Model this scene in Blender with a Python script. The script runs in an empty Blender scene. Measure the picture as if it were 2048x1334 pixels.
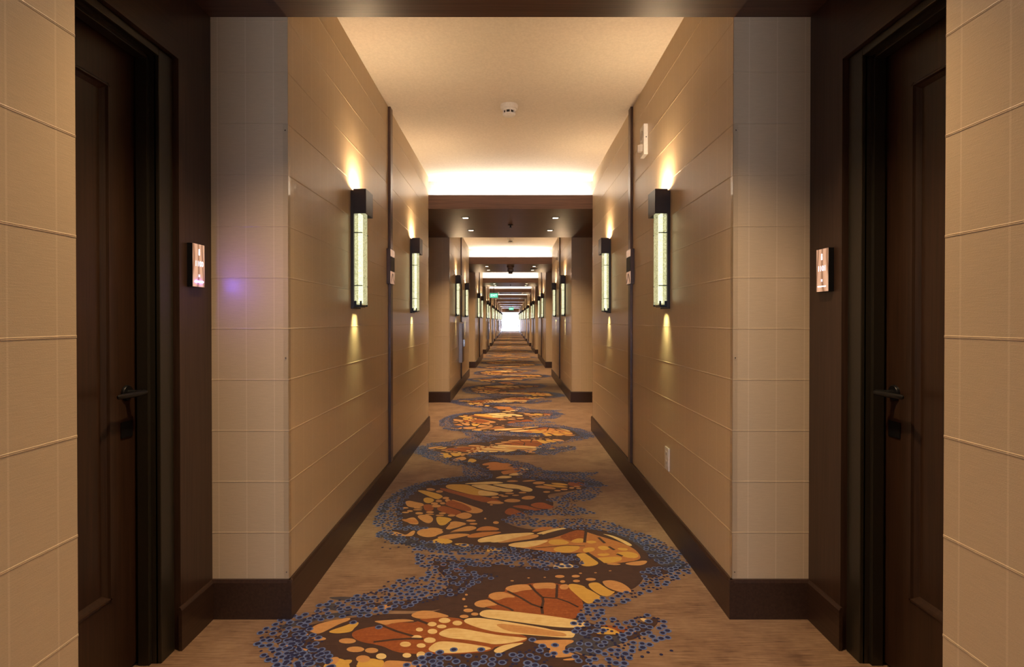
import bpy, bmesh, math, random
from mathutils import Vector, Matrix

# ------------------------------------------------------------------ camera, world, exposure
SC = bpy.context.scene
COL = SC.collection
F = 1150.0                      # focal length in pixels of a 2048 x 1334 frame
CAM_Z = 1.229
PITCH = 0.0075
VPX, VPY = 1021.0, 641.0
cam_d = bpy.data.cameras.new('camera')
cam_d.sensor_width = 36.0
cam_d.lens = F * 36.0 / 2048.0
cam_d.shift_x = (1024 - VPX) / 2048.0
cam_d.shift_y = -((667 - VPY) - F * math.tan(PITCH)) / 2048.0
cam_d.clip_start = 0.02
cam_d.clip_end = 300
cam = bpy.data.objects.new('camera', cam_d)
cam.location = (0, 0, CAM_Z)
cam.rotation_euler = (math.pi / 2 - PITCH, 0, 0)
COL.objects.link(cam)
SC.camera = cam

world = bpy.data.worlds.new('daylight')
SC.world = world
world.use_nodes = True
bg = world.node_tree.nodes['Background']
bg.inputs[0].default_value = (0.74, 0.79, 1.0, 1)
bg.inputs[1].default_value = 8.0

SC.view_settings.view_transform = 'Standard'
SC.view_settings.look = 'None'
SC.view_settings.gamma = 1.0
SC.view_settings.exposure = 0.7
SC.view_settings.use_curve_mapping = False
SC.cycles.use_denoising = True
SC.cycles.sample_clamp_indirect = 4.0
SC.cycles.max_bounces = 10
SC.cycles.diffuse_bounces = 5
SC.cycles.transparent_max_bounces = 12

P_COVE = 12.0
P_UP = 4.2
P_DOWN = 1.5
P_SPOT = 58.0
WARM = (1.0, 0.69, 0.40)
COVE_C = (1.0, 0.88, 0.72)

# ------------------------------------------------------------------ dimensions of the corridor
W = 0.915            # half width between the papered walls
R = 1.232            # half width between the wood walls of the door bays
RET0, SEG, PER = 2.369, 4.048, 6.26
NB = 10
CEIL, SOFF, LIP = 2.827, 2.474, 2.628
BASE_H = 0.162
Y_BACK, Y_END = -3.2, 62.0
def ret(k): return RET0 + PER * k
def end(k): return Y_END if k == NB - 1 else RET0 + SEG + PER * k
SEAM0, SEAM = 1.195, 0.2105

# ------------------------------------------------------------------ materials
def new_mat(name):
    m = bpy.data.materials.new(name)
    m.use_nodes = True
    return m, m.node_tree, m.node_tree.nodes['Principled BSDF']

def N(nt, t, **kw):
    n = nt.nodes.new(t)
    for k, v in kw.items():
        setattr(n, k, v)
    return n

def coords(nt, scale, kind='position'):
    if kind == 'position':
        g = N(nt, 'ShaderNodeNewGeometry').outputs['Position']
    else:
        g = N(nt, 'ShaderNodeTexCoord').outputs['Object']
    mp = N(nt, 'ShaderNodeMapping')
    mp.inputs['Scale'].default_value = scale
    nt.links.new(g, mp.inputs['Vector'])
    return mp.outputs['Vector']

def noise(nt, vec, scale=1.0, detail=3.0, rough=0.6):
    n = N(nt, 'ShaderNodeTexNoise')
    n.inputs['Scale'].default_value = scale
    n.inputs['Detail'].default_value = detail
    n.inputs['Roughness'].default_value = rough
    nt.links.new(vec, n.inputs['Vector'])
    return n.outputs['Fac']

def ramp(nt, fac, stops):
    r = N(nt, 'ShaderNodeValToRGB')
    cr = r.color_ramp
    while len(cr.elements) < len(stops):
        cr.elements.new(0.5)
    for e, (p, c) in zip(cr.elements, stops):
        e.position = p
        e.color = (c[0], c[1], c[2], 1)
    nt.links.new(fac, r.inputs['Fac'])
    return r.outputs['Color']

def bump(nt, h, strength, dist, bsdf):
    b = N(nt, 'ShaderNodeBump')
    b.inputs['Strength'].default_value = strength
    b.inputs['Distance'].default_value = dist
    nt.links.new(h, b.inputs['Height'])
    nt.links.new(b.outputs['Normal'], bsdf.inputs['Normal'])

def math_n(nt, op, a, b=None):
    n = N(nt, 'ShaderNodeMath', operation=op)
    for i, v in enumerate((a, b)):
        if v is None:
            continue
        if isinstance(v, (int, float)):
            n.inputs[i].default_value = v
        else:
            nt.links.new(v, n.inputs[i])
    return n.outputs[0]

def plain(name, col, rough=0.5, metal=0.0, spec=0.5):
    m, nt, b = new_mat(name)
    b.inputs['Base Color'].default_value = (*col, 1)
    b.inputs['Roughness'].default_value = rough
    b.inputs['Metallic'].default_value = metal
    b.inputs['Specular IOR Level'].default_value = spec
    v = coords(nt, (1, 1, 1), 'object')
    f = noise(nt, v, 60, 2)
    c = ramp(nt, f, [(0.3, [x * 0.93 for x in col]), (0.7, [min(1, x * 1.05) for x in col])])
    nt.links.new(c, b.inputs['Base Color'])
    return m

def emit(name, col, strength):
    m, nt, b = new_mat(name)
    b.inputs['Base Color'].default_value = (*col, 1)
    b.inputs['Emission Color'].default_value = (*col, 1)
    b.inputs['Emission Strength'].default_value = strength
    return m

def wallcovering(name, seams):
    m, nt, b = new_mat(name)
    base = (0.60, 0.465, 0.295)
    weave = noise(nt, coords(nt, (260, 260, 900)), 1.0, 2)
    slub = noise(nt, coords(nt, (25, 25, 420)), 1.0, 3)
    mix = math_n(nt, 'ADD', math_n(nt, 'MULTIPLY', weave, 0.5), math_n(nt, 'MULTIPLY', slub, 0.5))
    c = ramp(nt, mix, [(0.3, [x * 0.90 for x in base]), (0.7, [x * 1.08 for x in base])])
    # faint upright seams every 115 mm along the wall
    sep = N(nt, 'ShaderNodeSeparateXYZ')
    nt.links.new(N(nt, 'ShaderNodeNewGeometry').outputs['Position'], sep.inputs[0])
    h = math_n(nt, 'ADD', sep.outputs['X'], sep.outputs['Y'])
    fr = math_n(nt, 'FRACT', math_n(nt, 'ADD', math_n(nt, 'DIVIDE', h, 0.115), 100.37))
    line = math_n(nt, 'COMPARE', fr, 0.5)
    line.node.inputs[2].default_value = 0.020
    if seams:
        fz = math_n(nt, 'FRACT', math_n(nt, 'ADD', math_n(nt, 'DIVIDE', math_n(nt, 'SUBTRACT', sep.outputs['Z'], SEAM0), SEAM), 20.5))
        lz = math_n(nt, 'COMPARE', fz, 0.5)
        lz.node.inputs[2].default_value = 0.014
        line = math_n(nt, 'MAXIMUM', line, lz)
    mx = N(nt, 'ShaderNodeMix', data_type='RGBA')
    nt.links.new(math_n(nt, 'MULTIPLY', line, 0.34), mx.inputs[0])
    nt.links.new(c, mx.inputs[6])
    mx.inputs[7].default_value = (0.80, 0.66, 0.46, 1)
    nt.links.new(mx.outputs[2], b.inputs['Base Color'])
    b.inputs['Roughness'].default_value = 0.31
    b.inputs['Specular IOR Level'].default_value = 0.45
    bump(nt, math_n(nt, 'ADD', mix, math_n(nt, 'MULTIPLY', line, 1.2)), 0.4, 0.0012, b)
    return m

def wood(name, dark, light, axis='z', rough=0.36):
    m, nt, b = new_mat(name)
    s = {'z': (90, 90, 2.2), 'x': (2.2, 90, 90), 'y': (90, 2.2, 90)}[axis]
    g1 = noise(nt, coords(nt, s), 1.0, 4, 0.65)
    s2 = {'z': (420, 420, 6), 'x': (6, 420, 420), 'y': (420, 6, 420)}[axis]
    g2 = noise(nt, coords(nt, s2), 1.0, 2)
    mix = math_n(nt, 'ADD', math_n(nt, 'MULTIPLY', g1, 0.7), math_n(nt, 'MULTIPLY', g2, 0.3))
    c = ramp(nt, mix, [(0.3, dark), (0.68, light)])
    nt.links.new(c, b.inputs['Base Color'])
    b.inputs['Roughness'].default_value = rough
    b.inputs['Specular IOR Level'].default_value = 0.45
    bump(nt, g2, 0.12, 0.0004, b)
    return m

def carpet(name, stops, scale=(30, 30, 1), detail=3, streak=True):
    m, nt, b = new_mat(name)
    f = noise(nt, coords(nt, scale), 1.0, detail, 0.7)
    if streak:
        f2 = noise(nt, coords(nt, (7, 230, 1)), 1.0, 3, 0.7)
        f = math_n(nt, 'ADD', math_n(nt, 'MULTIPLY', f, 0.4), math_n(nt, 'MULTIPLY', f2, 0.6))
    c = ramp(nt, f, stops)
    nt.links.new(c, b.inputs['Base Color'])
    b.inputs['Roughness'].default_value = 0.95
    b.inputs['Specular IOR Level'].default_value = 0.1
    b.inputs['Sheen Weight'].default_value = 0.25
    b.inputs['Sheen Roughness'].default_value = 0.4
    pile = noise(nt, coords(nt, (450, 450, 450)), 1.0, 2)
    bump(nt, pile, 0.4, 0.002, b)
    return m

M = {}
M['paper'] = wallcovering('wallcovering_beige', False)
M['paper_far'] = wallcovering('wallcovering_beige_seamed', True)
M['wood'] = wood('dark_wood_upright', (0.028, 0.014, 0.009), (0.070, 0.037, 0.024), 'z')
M['wood_x'] = wood('dark_wood_across', (0.050, 0.023, 0.014), (0.13, 0.062, 0.038), 'x', 0.42)
M['wood_y'] = wood('dark_wood_lengthwise', (0.024, 0.012, 0.008), (0.060, 0.031, 0.020), 'y')
M['door'] = wood('door_wood', (0.020, 0.009, 0.005), (0.052, 0.025, 0.013), 'z', 0.33)
M['frame'] = plain('door_frame_paint', (0.022, 0.018, 0.012), 0.35)
M['ceiling'] = plain('ceiling_paint', (0.74, 0.67, 0.585), 0.8, 0, 0.2)
M['white'] = plain('cove_white_paint', (0.85, 0.84, 0.82), 0.8, 0, 0.2)
M['bronze'] = plain('dark_bronze', (0.045, 0.032, 0.026), 0.38, 0.55)
M['bronze2'] = plain('bronze_trim', (0.10, 0.062, 0.05), 0.33, 0.4)
M['black'] = plain('black_metal', (0.012, 0.012, 0.013), 0.38, 0.5)
M['plastic'] = plain('white_plastic', (0.86, 0.84, 0.80), 0.4)
M['slot'] = plain('dark_slot', (0.02, 0.018, 0.016), 0.6)
M['lens_clear'] = plain('clear_strobe_lens', (0.75, 0.70, 0.64), 0.12, 0.3)
M['chrome'] = plain('polished_metal', (0.7, 0.7, 0.7), 0.15, 1.0)
M['cabinet'] = plain('cabinet_metal', (0.42, 0.38, 0.36), 0.3, 0.5)
M['alu'] = plain('window_frame_metal', (0.25, 0.26, 0.28), 0.4, 0.6)
M['led'] = emit('led_strip', (1.0, 0.86, 0.68), 3.0)
M['lens'] = emit('downlight_lens', (1.0, 0.82, 0.58), 9.0)
M['core'] = emit('sconce_light_bar', (1.0, 0.95, 0.74), 1.5)
M['sign_white'] = emit('sign_backlit_white', (0.85, 0.80, 1.0), 1.3)
M['sign_bar'] = emit('sign_bar_white', (1.0, 0.96, 1.0), 2.5)
M['sign_blue'] = emit('sign_bar_blue', (0.15, 0.09, 1.0), 300.0)
M['exit_green'] = emit('exit_sign_green', (0.10, 0.62, 0.36), 0.75)
M['exit_text'] = emit('exit_sign_letters', (0.75, 1.0, 0.86), 1.2)

def sign_face_mat():
    m, nt, b = new_mat('sign_wood_print')
    w = N(nt, 'ShaderNodeTexWave', wave_type='BANDS', bands_direction='Y')
    w.inputs['Scale'].default_value = 9.0
    w.inputs['Distortion'].default_value = 7.0
    w.inputs['Detail'].default_value = 1.5
    w.inputs['Detail Scale'].default_value = 0.8
    nt.links.new(coords(nt, (1, 1, 0.45), 'object'), w.inputs['Vector'])
    c = ramp(nt, w.outputs['Fac'], [(0.0, (0.30, 0.15, 0.09)), (0.25, (0.62, 0.38, 0.25)), (1.0, (0.74, 0.48, 0.33))])
    nt.links.new(c, b.inputs['Base Color'])
    b.inputs['Roughness'].default_value = 0.25
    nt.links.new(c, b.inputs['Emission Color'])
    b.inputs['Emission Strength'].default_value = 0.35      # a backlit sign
    return m
M['sign_face'] = sign_face_mat()

def glass_mat():
    m, nt, b = new_mat('clear_pane')
    out = nt.nodes['Material Output']
    nt.nodes.remove(b)
    tr = N(nt, 'ShaderNodeBsdfTransparent')
    gl = N(nt, 'ShaderNodeBsdfGlossy')
    gl.inputs['Roughness'].default_value = 0.05
    lw = N(nt, 'ShaderNodeLayerWeight')
    lw.inputs[0].default_value = 0.5
    fr = math_n(nt, 'ADD', math_n(nt, 'MULTIPLY', math_n(nt, 'POWER', lw.outputs['Facing'], 5.0), 0.5), 0.04).node
    mx = N(nt, 'ShaderNodeMixShader')
    nt.links.new(fr.outputs[0], mx.inputs[0])
    nt.links.new(tr.outputs[0], mx.inputs[1])
    nt.links.new(gl.outputs[0], mx.inputs[2])
    nt.links.new(mx.outputs[0], out.inputs[0])
    return m
M['glass'] = glass_mat()

def seeded_glass():
    m, nt, b = new_mat('seeded_sconce_glass')
    out = nt.nodes['Material Output']
    v = N(nt, 'ShaderNodeTexVoronoi')
    v.inputs['Scale'].default_value = 1.0
    nt.links.new(coords(nt, (150, 90, 150), 'object'), v.inputs['Vector'])
    n2 = noise(nt, coords(nt, (40, 40, 60), 'object'), 1.0, 3)
    f = math_n(nt, 'ADD', math_n(nt, 'MULTIPLY', v.outputs['Distance'], 0.75), math_n(nt, 'MULTIPLY', n2, 0.45))
    col = ramp(nt, f, [(0.28, (0.05, 0.045, 0.015)), (0.46, (0.40, 0.38, 0.17)), (0.72, (1.0, 0.93, 0.60))])
    b.inputs['Base Color'].default_value = (0.30, 0.31, 0.17, 1)
    b.inputs['Roughness'].default_value = 0.12
    nt.links.new(col, b.inputs['Emission Color'])
    b.inputs['Emission Strength'].default_value = 0.40
    tr = N(nt, 'ShaderNodeBsdfTransparent')
    tr.inputs[0].default_value = (0.92, 0.96, 0.80, 1)
    mx = N(nt, 'ShaderNodeMixShader')
    mx.inputs[0].default_value = 0.62
    nt.links.new(tr.outputs[0], mx.inputs[1])
    nt.links.new(b.outputs[0], mx.inputs[2])
    nt.links.new(mx.outputs[0], out.inputs[0])
    return m
M['seeded'] = seeded_glass()

# carpet colours
TAN = [(0.36, (0.115, 0.062, 0.034)), (0.47, (0.245, 0.145, 0.082)), (0.60, (0.36, 0.235, 0.14))]
M['carpet'] = carpet('carpet_tan_strie', TAN, (4, 4, 1), 4)
CARPET = {
    'brown': carpet('carpet_dark_brown', [(0.3, (0.050, 0.026, 0.018)), (0.7, (0.090, 0.046, 0.030))]),
    'rust': carpet('carpet_rust', [(0.35, (0.24, 0.062, 0.014)), (0.58, (0.36, 0.105, 0.024)), (0.70, (0.60, 0.26, 0.08))], (60, 60, 1)),
    'peach': carpet('carpet_peach', [(0.3, (0.50, 0.23, 0.075)), (0.62, (0.66, 0.36, 0.13))], (45, 45, 1)),
    'orange': carpet('carpet_orange', [(0.3, (0.42, 0.15, 0.04)), (0.65, (0.58, 0.26, 0.08))], (45, 45, 1)),
    'yellow': carpet('carpet_yellow', [(0.3, (0.60, 0.33, 0.06)), (0.65, (0.72, 0.46, 0.10))], (30, 30, 1)),
    'cream': carpet('carpet_cream', [(0.35, (0.70, 0.45, 0.16)), (0.58, (0.86, 0.67, 0.31))], (16, 16, 1)),
    'smear': carpet('carpet_slate_smear', [(0.35, (0.040, 0.040, 0.060)), (0.65, (0.10, 0.085, 0.085))], (60, 60, 1)),
    'ring': carpet('carpet_blue_ring', [(0.3, (0.10, 0.15, 0.34)), (0.7, (0.16, 0.215, 0.43))], (60, 60, 1), 2, False),
    'navy': carpet('carpet_navy', [(0.3, (0.016, 0.018, 0.065)), (0.7, (0.028, 0.030, 0.095))], (60, 60, 1), 2, False),
}

# ------------------------------------------------------------------ mesh helpers
def add_box(bm, x0, x1, y0, y1, z0, z1):
    x0, x1 = sorted((x0, x1)); y0, y1 = sorted((y0, y1)); z0, z1 = sorted((z0, z1))
    v = [bm.verts.new(p) for p in ((x0, y0, z0), (x1, y0, z0), (x1, y1, z0), (x0, y1, z0),
                                   (x0, y0, z1), (x1, y0, z1), (x1, y1, z1), (x0, y1, z1))]
    for f in ((0, 3, 2, 1), (4, 5, 6, 7), (0, 1, 5, 4), (1, 2, 6, 5), (2, 3, 7, 6), (3, 0, 4, 7)):
        bm.faces.new([v[i] for i in f])

def add_prism(bm, prof, axis, a0, a1):
    """extrude a 2-D profile along an axis; prof holds the two other coordinates in x,y,z order"""
    def P(p, a):
        return {'x': (a, p[0], p[1]), 'y': (p[0], a, p[1]), 'z': (p[0], p[1], a)}[axis]
    A = [bm.verts.new(P(p, a0)) for p in prof]
    B = [bm.verts.new(P(p, a1)) for p in prof]
    n = len(prof)
    bm.faces.new(A); bm.faces.new(B[::-1])
    for i in range(n):
        bm.faces.new((A[i], A[(i + 1) % n], B[(i + 1) % n], B[i]))

def add_lathe(bm, prof, n=24, c=(0, 0, 0), axis='z'):
    """prof: list of (radius, height)"""
    rings = []
    for r, h in prof:
        ring = []
        for i in range(n):
            a = 2 * math.pi * i / n
            p = (r * math.cos(a), r * math.sin(a), h)
            if axis == 'x':
                p = (p[2], p[0], p[1])
            if axis == 'y':
                p = (p[0], p[2], p[1])
            ring.append(bm.verts.new((p[0] + c[0], p[1] + c[1], p[2] + c[2])))
        rings.append(ring)
    for a, b in zip(rings, rings[1:]):
        for i in range(n):
            bm.faces.new((a[i], a[(i + 1) % n], b[(i + 1) % n], b[i]))
    bm.faces.new(rings[0][::-1]); bm.faces.new(rings[-1])

def link(name, me, mat=None, parent=None, loc=None):
    o = bpy.data.objects.new(name, me)
    if mat is not None and not me.materials:
        me.materials.append(mat)
    COL.objects.link(o)
    if parent is not None:
        o.parent = parent
    if loc is not None:
        o.location = loc
    return o

def build(name, fn, mat, parent=None, loc=None, bevel=0.0, smooth=False):
    bm = bmesh.new()
    fn(bm)
    bmesh.ops.recalc_face_normals(bm, faces=bm.faces)
    if bevel:
        bmesh.ops.bevel(bm, geom=list(bm.edges), offset=bevel, segments=2, affect='EDGES', profile=0.6)
    me = bpy.data.meshes.new(name)
    bm.to_mesh(me); bm.free()
    if smooth:
        for p in me.polygons:
            p.use_smooth = True
        me.set_sharp_from_angle(angle=0.7)
    return link(name, me, mat, parent, loc)

def boxes(name, lst, mat, parent=None, loc=None, bevel=0.0):
    def fn(bm):
        for b in lst:
            add_box(bm, *b)
    return build(name, fn, mat, parent, loc, bevel)

def empty(name, loc=(0, 0, 0), rz=0.0):
    o = bpy.data.objects.new(name, None)
    o.location = loc
    o.rotation_euler = (0, 0, rz)
    o.empty_display_size = 0.1
    COL.objects.link(o)
    return o

def tag(o, label, cat=None, group=None, kind=None):
    o['label'] = label
    if cat: o['category'] = cat
    if group: o['group'] = group
    if kind: o['kind'] = kind
    return o

def struct(o, label=None):
    o['kind'] = 'structure'
    if label: o['label'] = label
    return o

def copy_tree(o, parent=None):
    c = o.copy()
    COL.objects.link(c)
    c.parent = parent
    for ch in list(o.children):
        copy_tree(ch, c)
    return c

def text_mesh(name, body, size, mat, parent, loc, rot, extrude=0.0006):
    cu = bpy.data.curves.new(name, 'FONT')
    cu.body = body
    cu.size = size
    cu.align_x = 'CENTER'
    cu.align_y = 'CENTER'
    cu.extrude = extrude
    cu.resolution_u = 3
    tmp = bpy.data.objects.new(name, cu)
    COL.objects.link(tmp)
    bpy.context.view_layer.update()
    me = bpy.data.meshes.new_from_object(tmp.evaluated_get(bpy.context.evaluated_depsgraph_get()))
    bpy.data.objects.remove(tmp)
    me.materials.clear()
    o = link(name, me, mat, parent, loc)
    o.rotation_euler = rot
    return o

def area_light(name, loc, rot, sx, sy, power, color, parent=None, spread=math.pi):
    d = bpy.data.lights.new(name, 'AREA')
    d.shape = 'RECTANGLE'
    d.size, d.size_y = sx, sy
    d.energy = power
    d.color = color
    d.spread = spread
    o = bpy.data.objects.new(name, d)
    o.location = loc
    o.rotation_euler = rot
    COL.objects.link(o)
    o.parent = parent
    return o

SIDE = {-1: 'left', 1: 'right'}
ORD = ['first', 'second', 'third', 'fourth', 'fifth', 'sixth', 'seventh', 'eighth', 'ninth', 'tenth',
       'eleventh', 'twelfth', 'thirteenth', 'fourteenth', 'fifteenth', 'sixteenth', 'seventeenth', 'eighteenth', 'nineteenth', 'twentieth']

# ------------------------------------------------------------------ floor, outer shell, ends
floor = struct(boxes('floor', [(-1.7, 1.7, Y_BACK - 0.2, Y_END + 0.3, -0.12, 0.0)], M['carpet']),
               'tan carpet with butterfly wing and blue dot motifs along the corridor')
struct(boxes('light_seal_slab', [(-1.8, 1.8, Y_BACK - 0.2, Y_END + 0.3, 2.93, 3.05)], M['ceiling']), 'unseen slab above the corridor ceilings, added to keep stray daylight out')  # out of view, put in to stop sky light leaking past the ceilings

ROWS = []
z = SEAM0 - SEAM * 5
while z < CEIL:
    z0, z1 = max(z, BASE_H - 0.01), min(z + SEAM, CEIL + 0.002)
    if z1 - z0 > 0.03:
        ROWS.append((z0, z1))
    z += SEAM

T = 0.0015
_row_cache = {}
def row_mesh(h, length):
    """one course of wallcovering: face at u=0, edges rolled back to u=-t, along +v, local z from 0 to h"""
    key = (round(h, 4), round(length, 4))
    if key not in _row_cache:
        g, t = 0.00005, T
        prof = [(-t, g), (0.0003, g), (0.0010, g + 0.0010), (0.0008, g + 0.0020), (0.0, g + 0.0032),
                (0.0, h - g - 0.0032), (0.0008, h - g - 0.0020), (0.0010, h - g - 0.0010), (0.0003, h - g), (-t, h - g)]
        bm = bmesh.new()
        add_prism(bm, prof, 'y', 0.0, length)
        bmesh.ops.recalc_face_normals(bm, faces=bm.faces)
        me = bpy.data.meshes.new('wallcovering_panel')
        bm.to_mesh(me); bm.free()
        me.materials.append(M['paper'])
        _row_cache[key] = me
    return _row_cache[key]

def paper_rows(parent, p0, along, length):
    """courses on a vertical face. p0 = corner (x, y); along 'y+' faces +x, 'y-' faces -x (built from the far end), 'x' faces -y"""
    rz = {'y+': 0.0, 'y-': math.pi, 'x': -math.pi / 2}[along]
    for z0, z1 in ROWS:
        o = link('wallcovering_panel', row_mesh(z1 - z0, length), None, parent, (p0[0], p0[1], z0))
        o.rotation_euler = (0, 0, rz)

def base_profile(depth, h=BASE_H):
    return [(0, 0), (depth, 0), (depth, h - 0.012), (depth - 0.006, h), (0, h)]

for s in (-1, 1):
    side = SIDE[s]
    # outer shell behind the door bay beside the camera
    struct(boxes('wall_%s_outer' % side, [(s * 1.5, s * 1.65, Y_BACK - 0.1, RET0, 0, 2.93)], M['paper_far']),
           'outer %s wall hidden behind the near door' % side)
    # near wall beside the camera
    nw_end = 1.212
    w = struct(boxes('wall_%s_near' % side, [(s * (W + T), s * (W + 0.10), Y_BACK, nw_end, 0, 2.93)], M['paper']),
               'beige papered wall at the %s edge of the picture with stitched seams' % side)
    if s < 0:
        paper_rows(w, (-W, Y_BACK), 'y+', nw_end - Y_BACK)
    else:
        paper_rows(w, (W, nw_end), 'y-', nw_end - Y_BACK)
    def nb(bm, s=s):
        prof = [(s * (W + 0.001 - p[0]), p[1]) for p in base_profile(0.016)]
        add_prism(bm, prof, 'y', Y_BACK, nw_end)
    struct(build('baseboard_%s_near' % side, nb, M['wood_y']), 'dark wood baseboard of the near %s wall' % side)

    for k in range(NB):
        a, b = ret(k), end(k)
        rows = k <= 3
        t = T if rows else 0.0
        w = struct(boxes('wall_%s_%s_bay' % (side, ORD[k]), [(s * (W + t), s * 1.65, a + t, b, 0, 2.93)], M['paper'] if rows else M['paper_far']),
                   'beige papered %s wall of the %s corridor bay' % (side, ORD[k]))
        if rows:
            if s < 0:
                paper_rows(w, (-W, a), 'y+', b - a)
                paper_rows(w, (-R - 0.02, a), 'x', R + 0.02 - W)
            else:
                paper_rows(w, (W, b), 'y-', b - a)
                paper_rows(w, (W, a), 'x', R + 0.02 - W)
        def bb(bm, s=s, a=a, b=b):
            prof = [(s * (W + 0.001 - p[0]), p[1]) for p in base_profile(0.016)]
            add_prism(bm, prof, 'y', a - 0.0147, b + 0.01)
            prof = [(a + 0.001 - p[0], p[1]) for p in base_profile(0.016)]
            add_prism(bm, prof, 'x', s * (W - 0.0152), s * (R + 0.01))
        struct(build('baseboard_%s_%s_bay' % (side, ORD[k]), bb, M['wood_y']), 'tall dark wood baseboard of the %s %s bay' % (side, ORD[k]))
        if k < NB - 1:
            c = ret(k + 1)
            struct(boxes('wall_%s_%s_door_bay' % (side, ORD[k + 1]), [(s * R, s * 1.65, b, c + 0.01, 0, 2.93)], M['wood']),
                   'dark wood wall of the %s door bay on the %s' % (ORD[k + 1], side))

# wood-lined door bay beside the camera: pier, header, lining
DOOR_Y1, DOOR_Y0 = 2.05, 1.135
DP = 1.3355
for s in (-1, 1):
    side = SIDE[s]
    w = struct(boxes('wall_%s_first_door_bay' % side, [
        (s * 1.266, s * 1.5, 2.062, RET0 + 0.01, 0, 2.93),
        (s * 1.266, s * 1.5, -0.3, DOOR_Y0 - 0.012, 0, 2.93),
        (s * 1.266, s * 1.5, DOOR_Y0 - 0.012, 2.062, 2.182, 2.93)], M['wood']), 'dark wood wall around the near %s door' % side)
    boxes('pier_panel', [(s * R, s * 1.267, 2.1405, RET0 + 0.002, 0.0, SOFF + 0.01)], M['wood'], w)
    boxes('header_panel', [(s * R, s * 1.267, -0.2, 2.1405, 2.20, SOFF + 0.01)], M['wood_y'], w)
    def wb(bm, s=s):
        prof = [(s * (R + 0.001 - p[0]), p[1]) for p in base_profile(0.012)]
        add_prism(bm, prof, 'y', 2.128, RET0 - 0.012)
    build('base_board', wb, M['wood_y'], w)
    # door frame: casing, jamb with stop
    boxes('door_casing', [(s * 1.250, s * 1.270, 2.05, 2.132, 0, 2.196), (s * 1.250, s * 1.270, 1.045, 2.05, 2.170, 2.198), (s * 1.250, s * 1.270, 1.045, 1.13, 0, 2.170)], M['frame'], w, bevel=0.003)
    boxes('door_jamb', [(s * 1.262, s * 1.39, 2.05, 2.064, 0, 2.184), (s * 1.262, s * 1.39, 1.12, 1.133, 0, 2.184), (s * 1.262, s * 1.39, 1.12, 2.064, 2.170, 2.184)], M['frame'], w)
    boxes('door_stop', [(s * 1.285, s * 1.325, 2.036, 2.051, 0, 2.170), (s * 1.285, s * 1.325, 1.132, 1.147, 0, 2.170), (s * 1.285, s * 1.325, 1.13, 2.051, 2.156, 2.171)], M['frame'], w, bevel=0.002)
    # door leaf
    d = empty('door_1' if s < 0 else 'door_2', (s * DP, DOOR_Y1 - 0.003, 0.0))
    struct(d, 'dark wood guest room door with tall recessed panel and black lever, %s side' % side)
    L = DOOR_Y1 - DOOR_Y0 - 0.004
    st = 0.128
    pz0, pz1 = 0.291, 2.016
    boxes('leaf', [
        (0, s * 0.044, -st, 0, 0.012, 2.166), (0, s * 0.044, -L, -L + st, 0.012, 2.166),
        (0, s * 0.044, -L + st, -st, pz1, 2.166), (0, s * 0.044, -L + st, -st, 0.012, pz0)], M['door'], d)
    boxes('panel', [(s * 0.017, s * 0.03, -L + st - 0.004, -st + 0.004, pz0 - 0.004, pz1 + 0.004)], M['door'], d)
    def mould(bm, s=s, L=L):
        q = 0.026
        def prof(sgn):
            return [(0.0, 0), (-s * 0.004, sgn * 0.004), (-s * 0.004, sgn * 0.010), (s * 0.004, sgn * 0.014), (s * 0.018, sgn * q), (s * 0.018, 0)]
        add_prism(bm, [(p[0], -st - p[1]) for p in prof(1)], 'z', pz0, pz1)
        add_prism(bm, [(p[0], -L + st + p[1]) for p in prof(1)], 'z', pz0, pz1)
        add_prism(bm, [(p[0], pz0 + p[1]) for p in prof(1)], 'y', -L + st, -st)
        add_prism(bm, [(p[0], pz1 - p[1]) for p in prof(1)], 'y', -L + st, -st)
    build('panel_moulding', mould, M['door'], d)
    h = empty('lever_handle', (0, -0.052, 0.978))
    h.parent = d
    build('rose', lambda bm, s=s: add_lathe(bm, [(0.027, 0.001), (0.027, -s * 0.006), (0.024, -s * 0.010)], 24, (0, 0, 0), 'x'), M['black'], h, smooth=True)
    build('neck', lambda bm, s=s: add_lathe(bm, [(0.011, 0), (0.010, -s * 0.03), (0.011, -s * 0.058)], 16, (0, 0, 0), 'x'), M['black'], h, smooth=True)
    def lev(bm, s=s):
        for i in range(7):
            pass
        secs = [(0.016, 0.011, 0.010), (0.0, 0.012, 0.011), (-0.04, 0.010, 0.010), (-0.09, 0.008, 0.009), (-0.118, 0.006, 0.008), (-0.124, 0.003, 0.005)]
        rings = []
        for y, rx, rz in secs:
            rings.append([bm.verts.new((-s * 0.056 + rx * math.cos(t * math.pi / 5), y, rz * math.sin(t * math.pi / 5))) for t in range(10)])
        for A, B in zip(rings, rings[1:]):
            for i in range(10):
                bm.faces.new((A[i], A[(i + 1) % 10], B[(i + 1) % 10], B[i]))
        bm.faces.new(rings[0]); bm.faces.new(rings[-1])
    build('lever', lev, M['black'], h, smooth=True)
    boxes('lever_shadow', [(0, -s * 0.004, -0.03, 0.03, -0.155, -0.10)], M['black'], h, bevel=0.0015)  # black plate standing in for the lever's shadow on the door

# ------------------------------------------------------------------ ceilings, beams with light coves
struct(boxes('ceiling_back', [(-1.6, 1.6, Y_BACK, RET0 + SEG - PER + 0.002, SOFF, 2.94)], M['wood_x']), 'unseen wood ceiling behind the camera, dark and low to dim the near walls')  # out of view; dark wood and low height chosen to dim the near walls
for k in range(NB):
    b = end(k)
    struct(boxes('ceiling_%s_bay' % ORD[k], [(-1.6, 1.6, ret(k) - 0.01, b + 0.23, CEIL, 2.94)], M['ceiling']),
           'cream ceiling of the %s corridor bay' % ORD[k])

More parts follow.
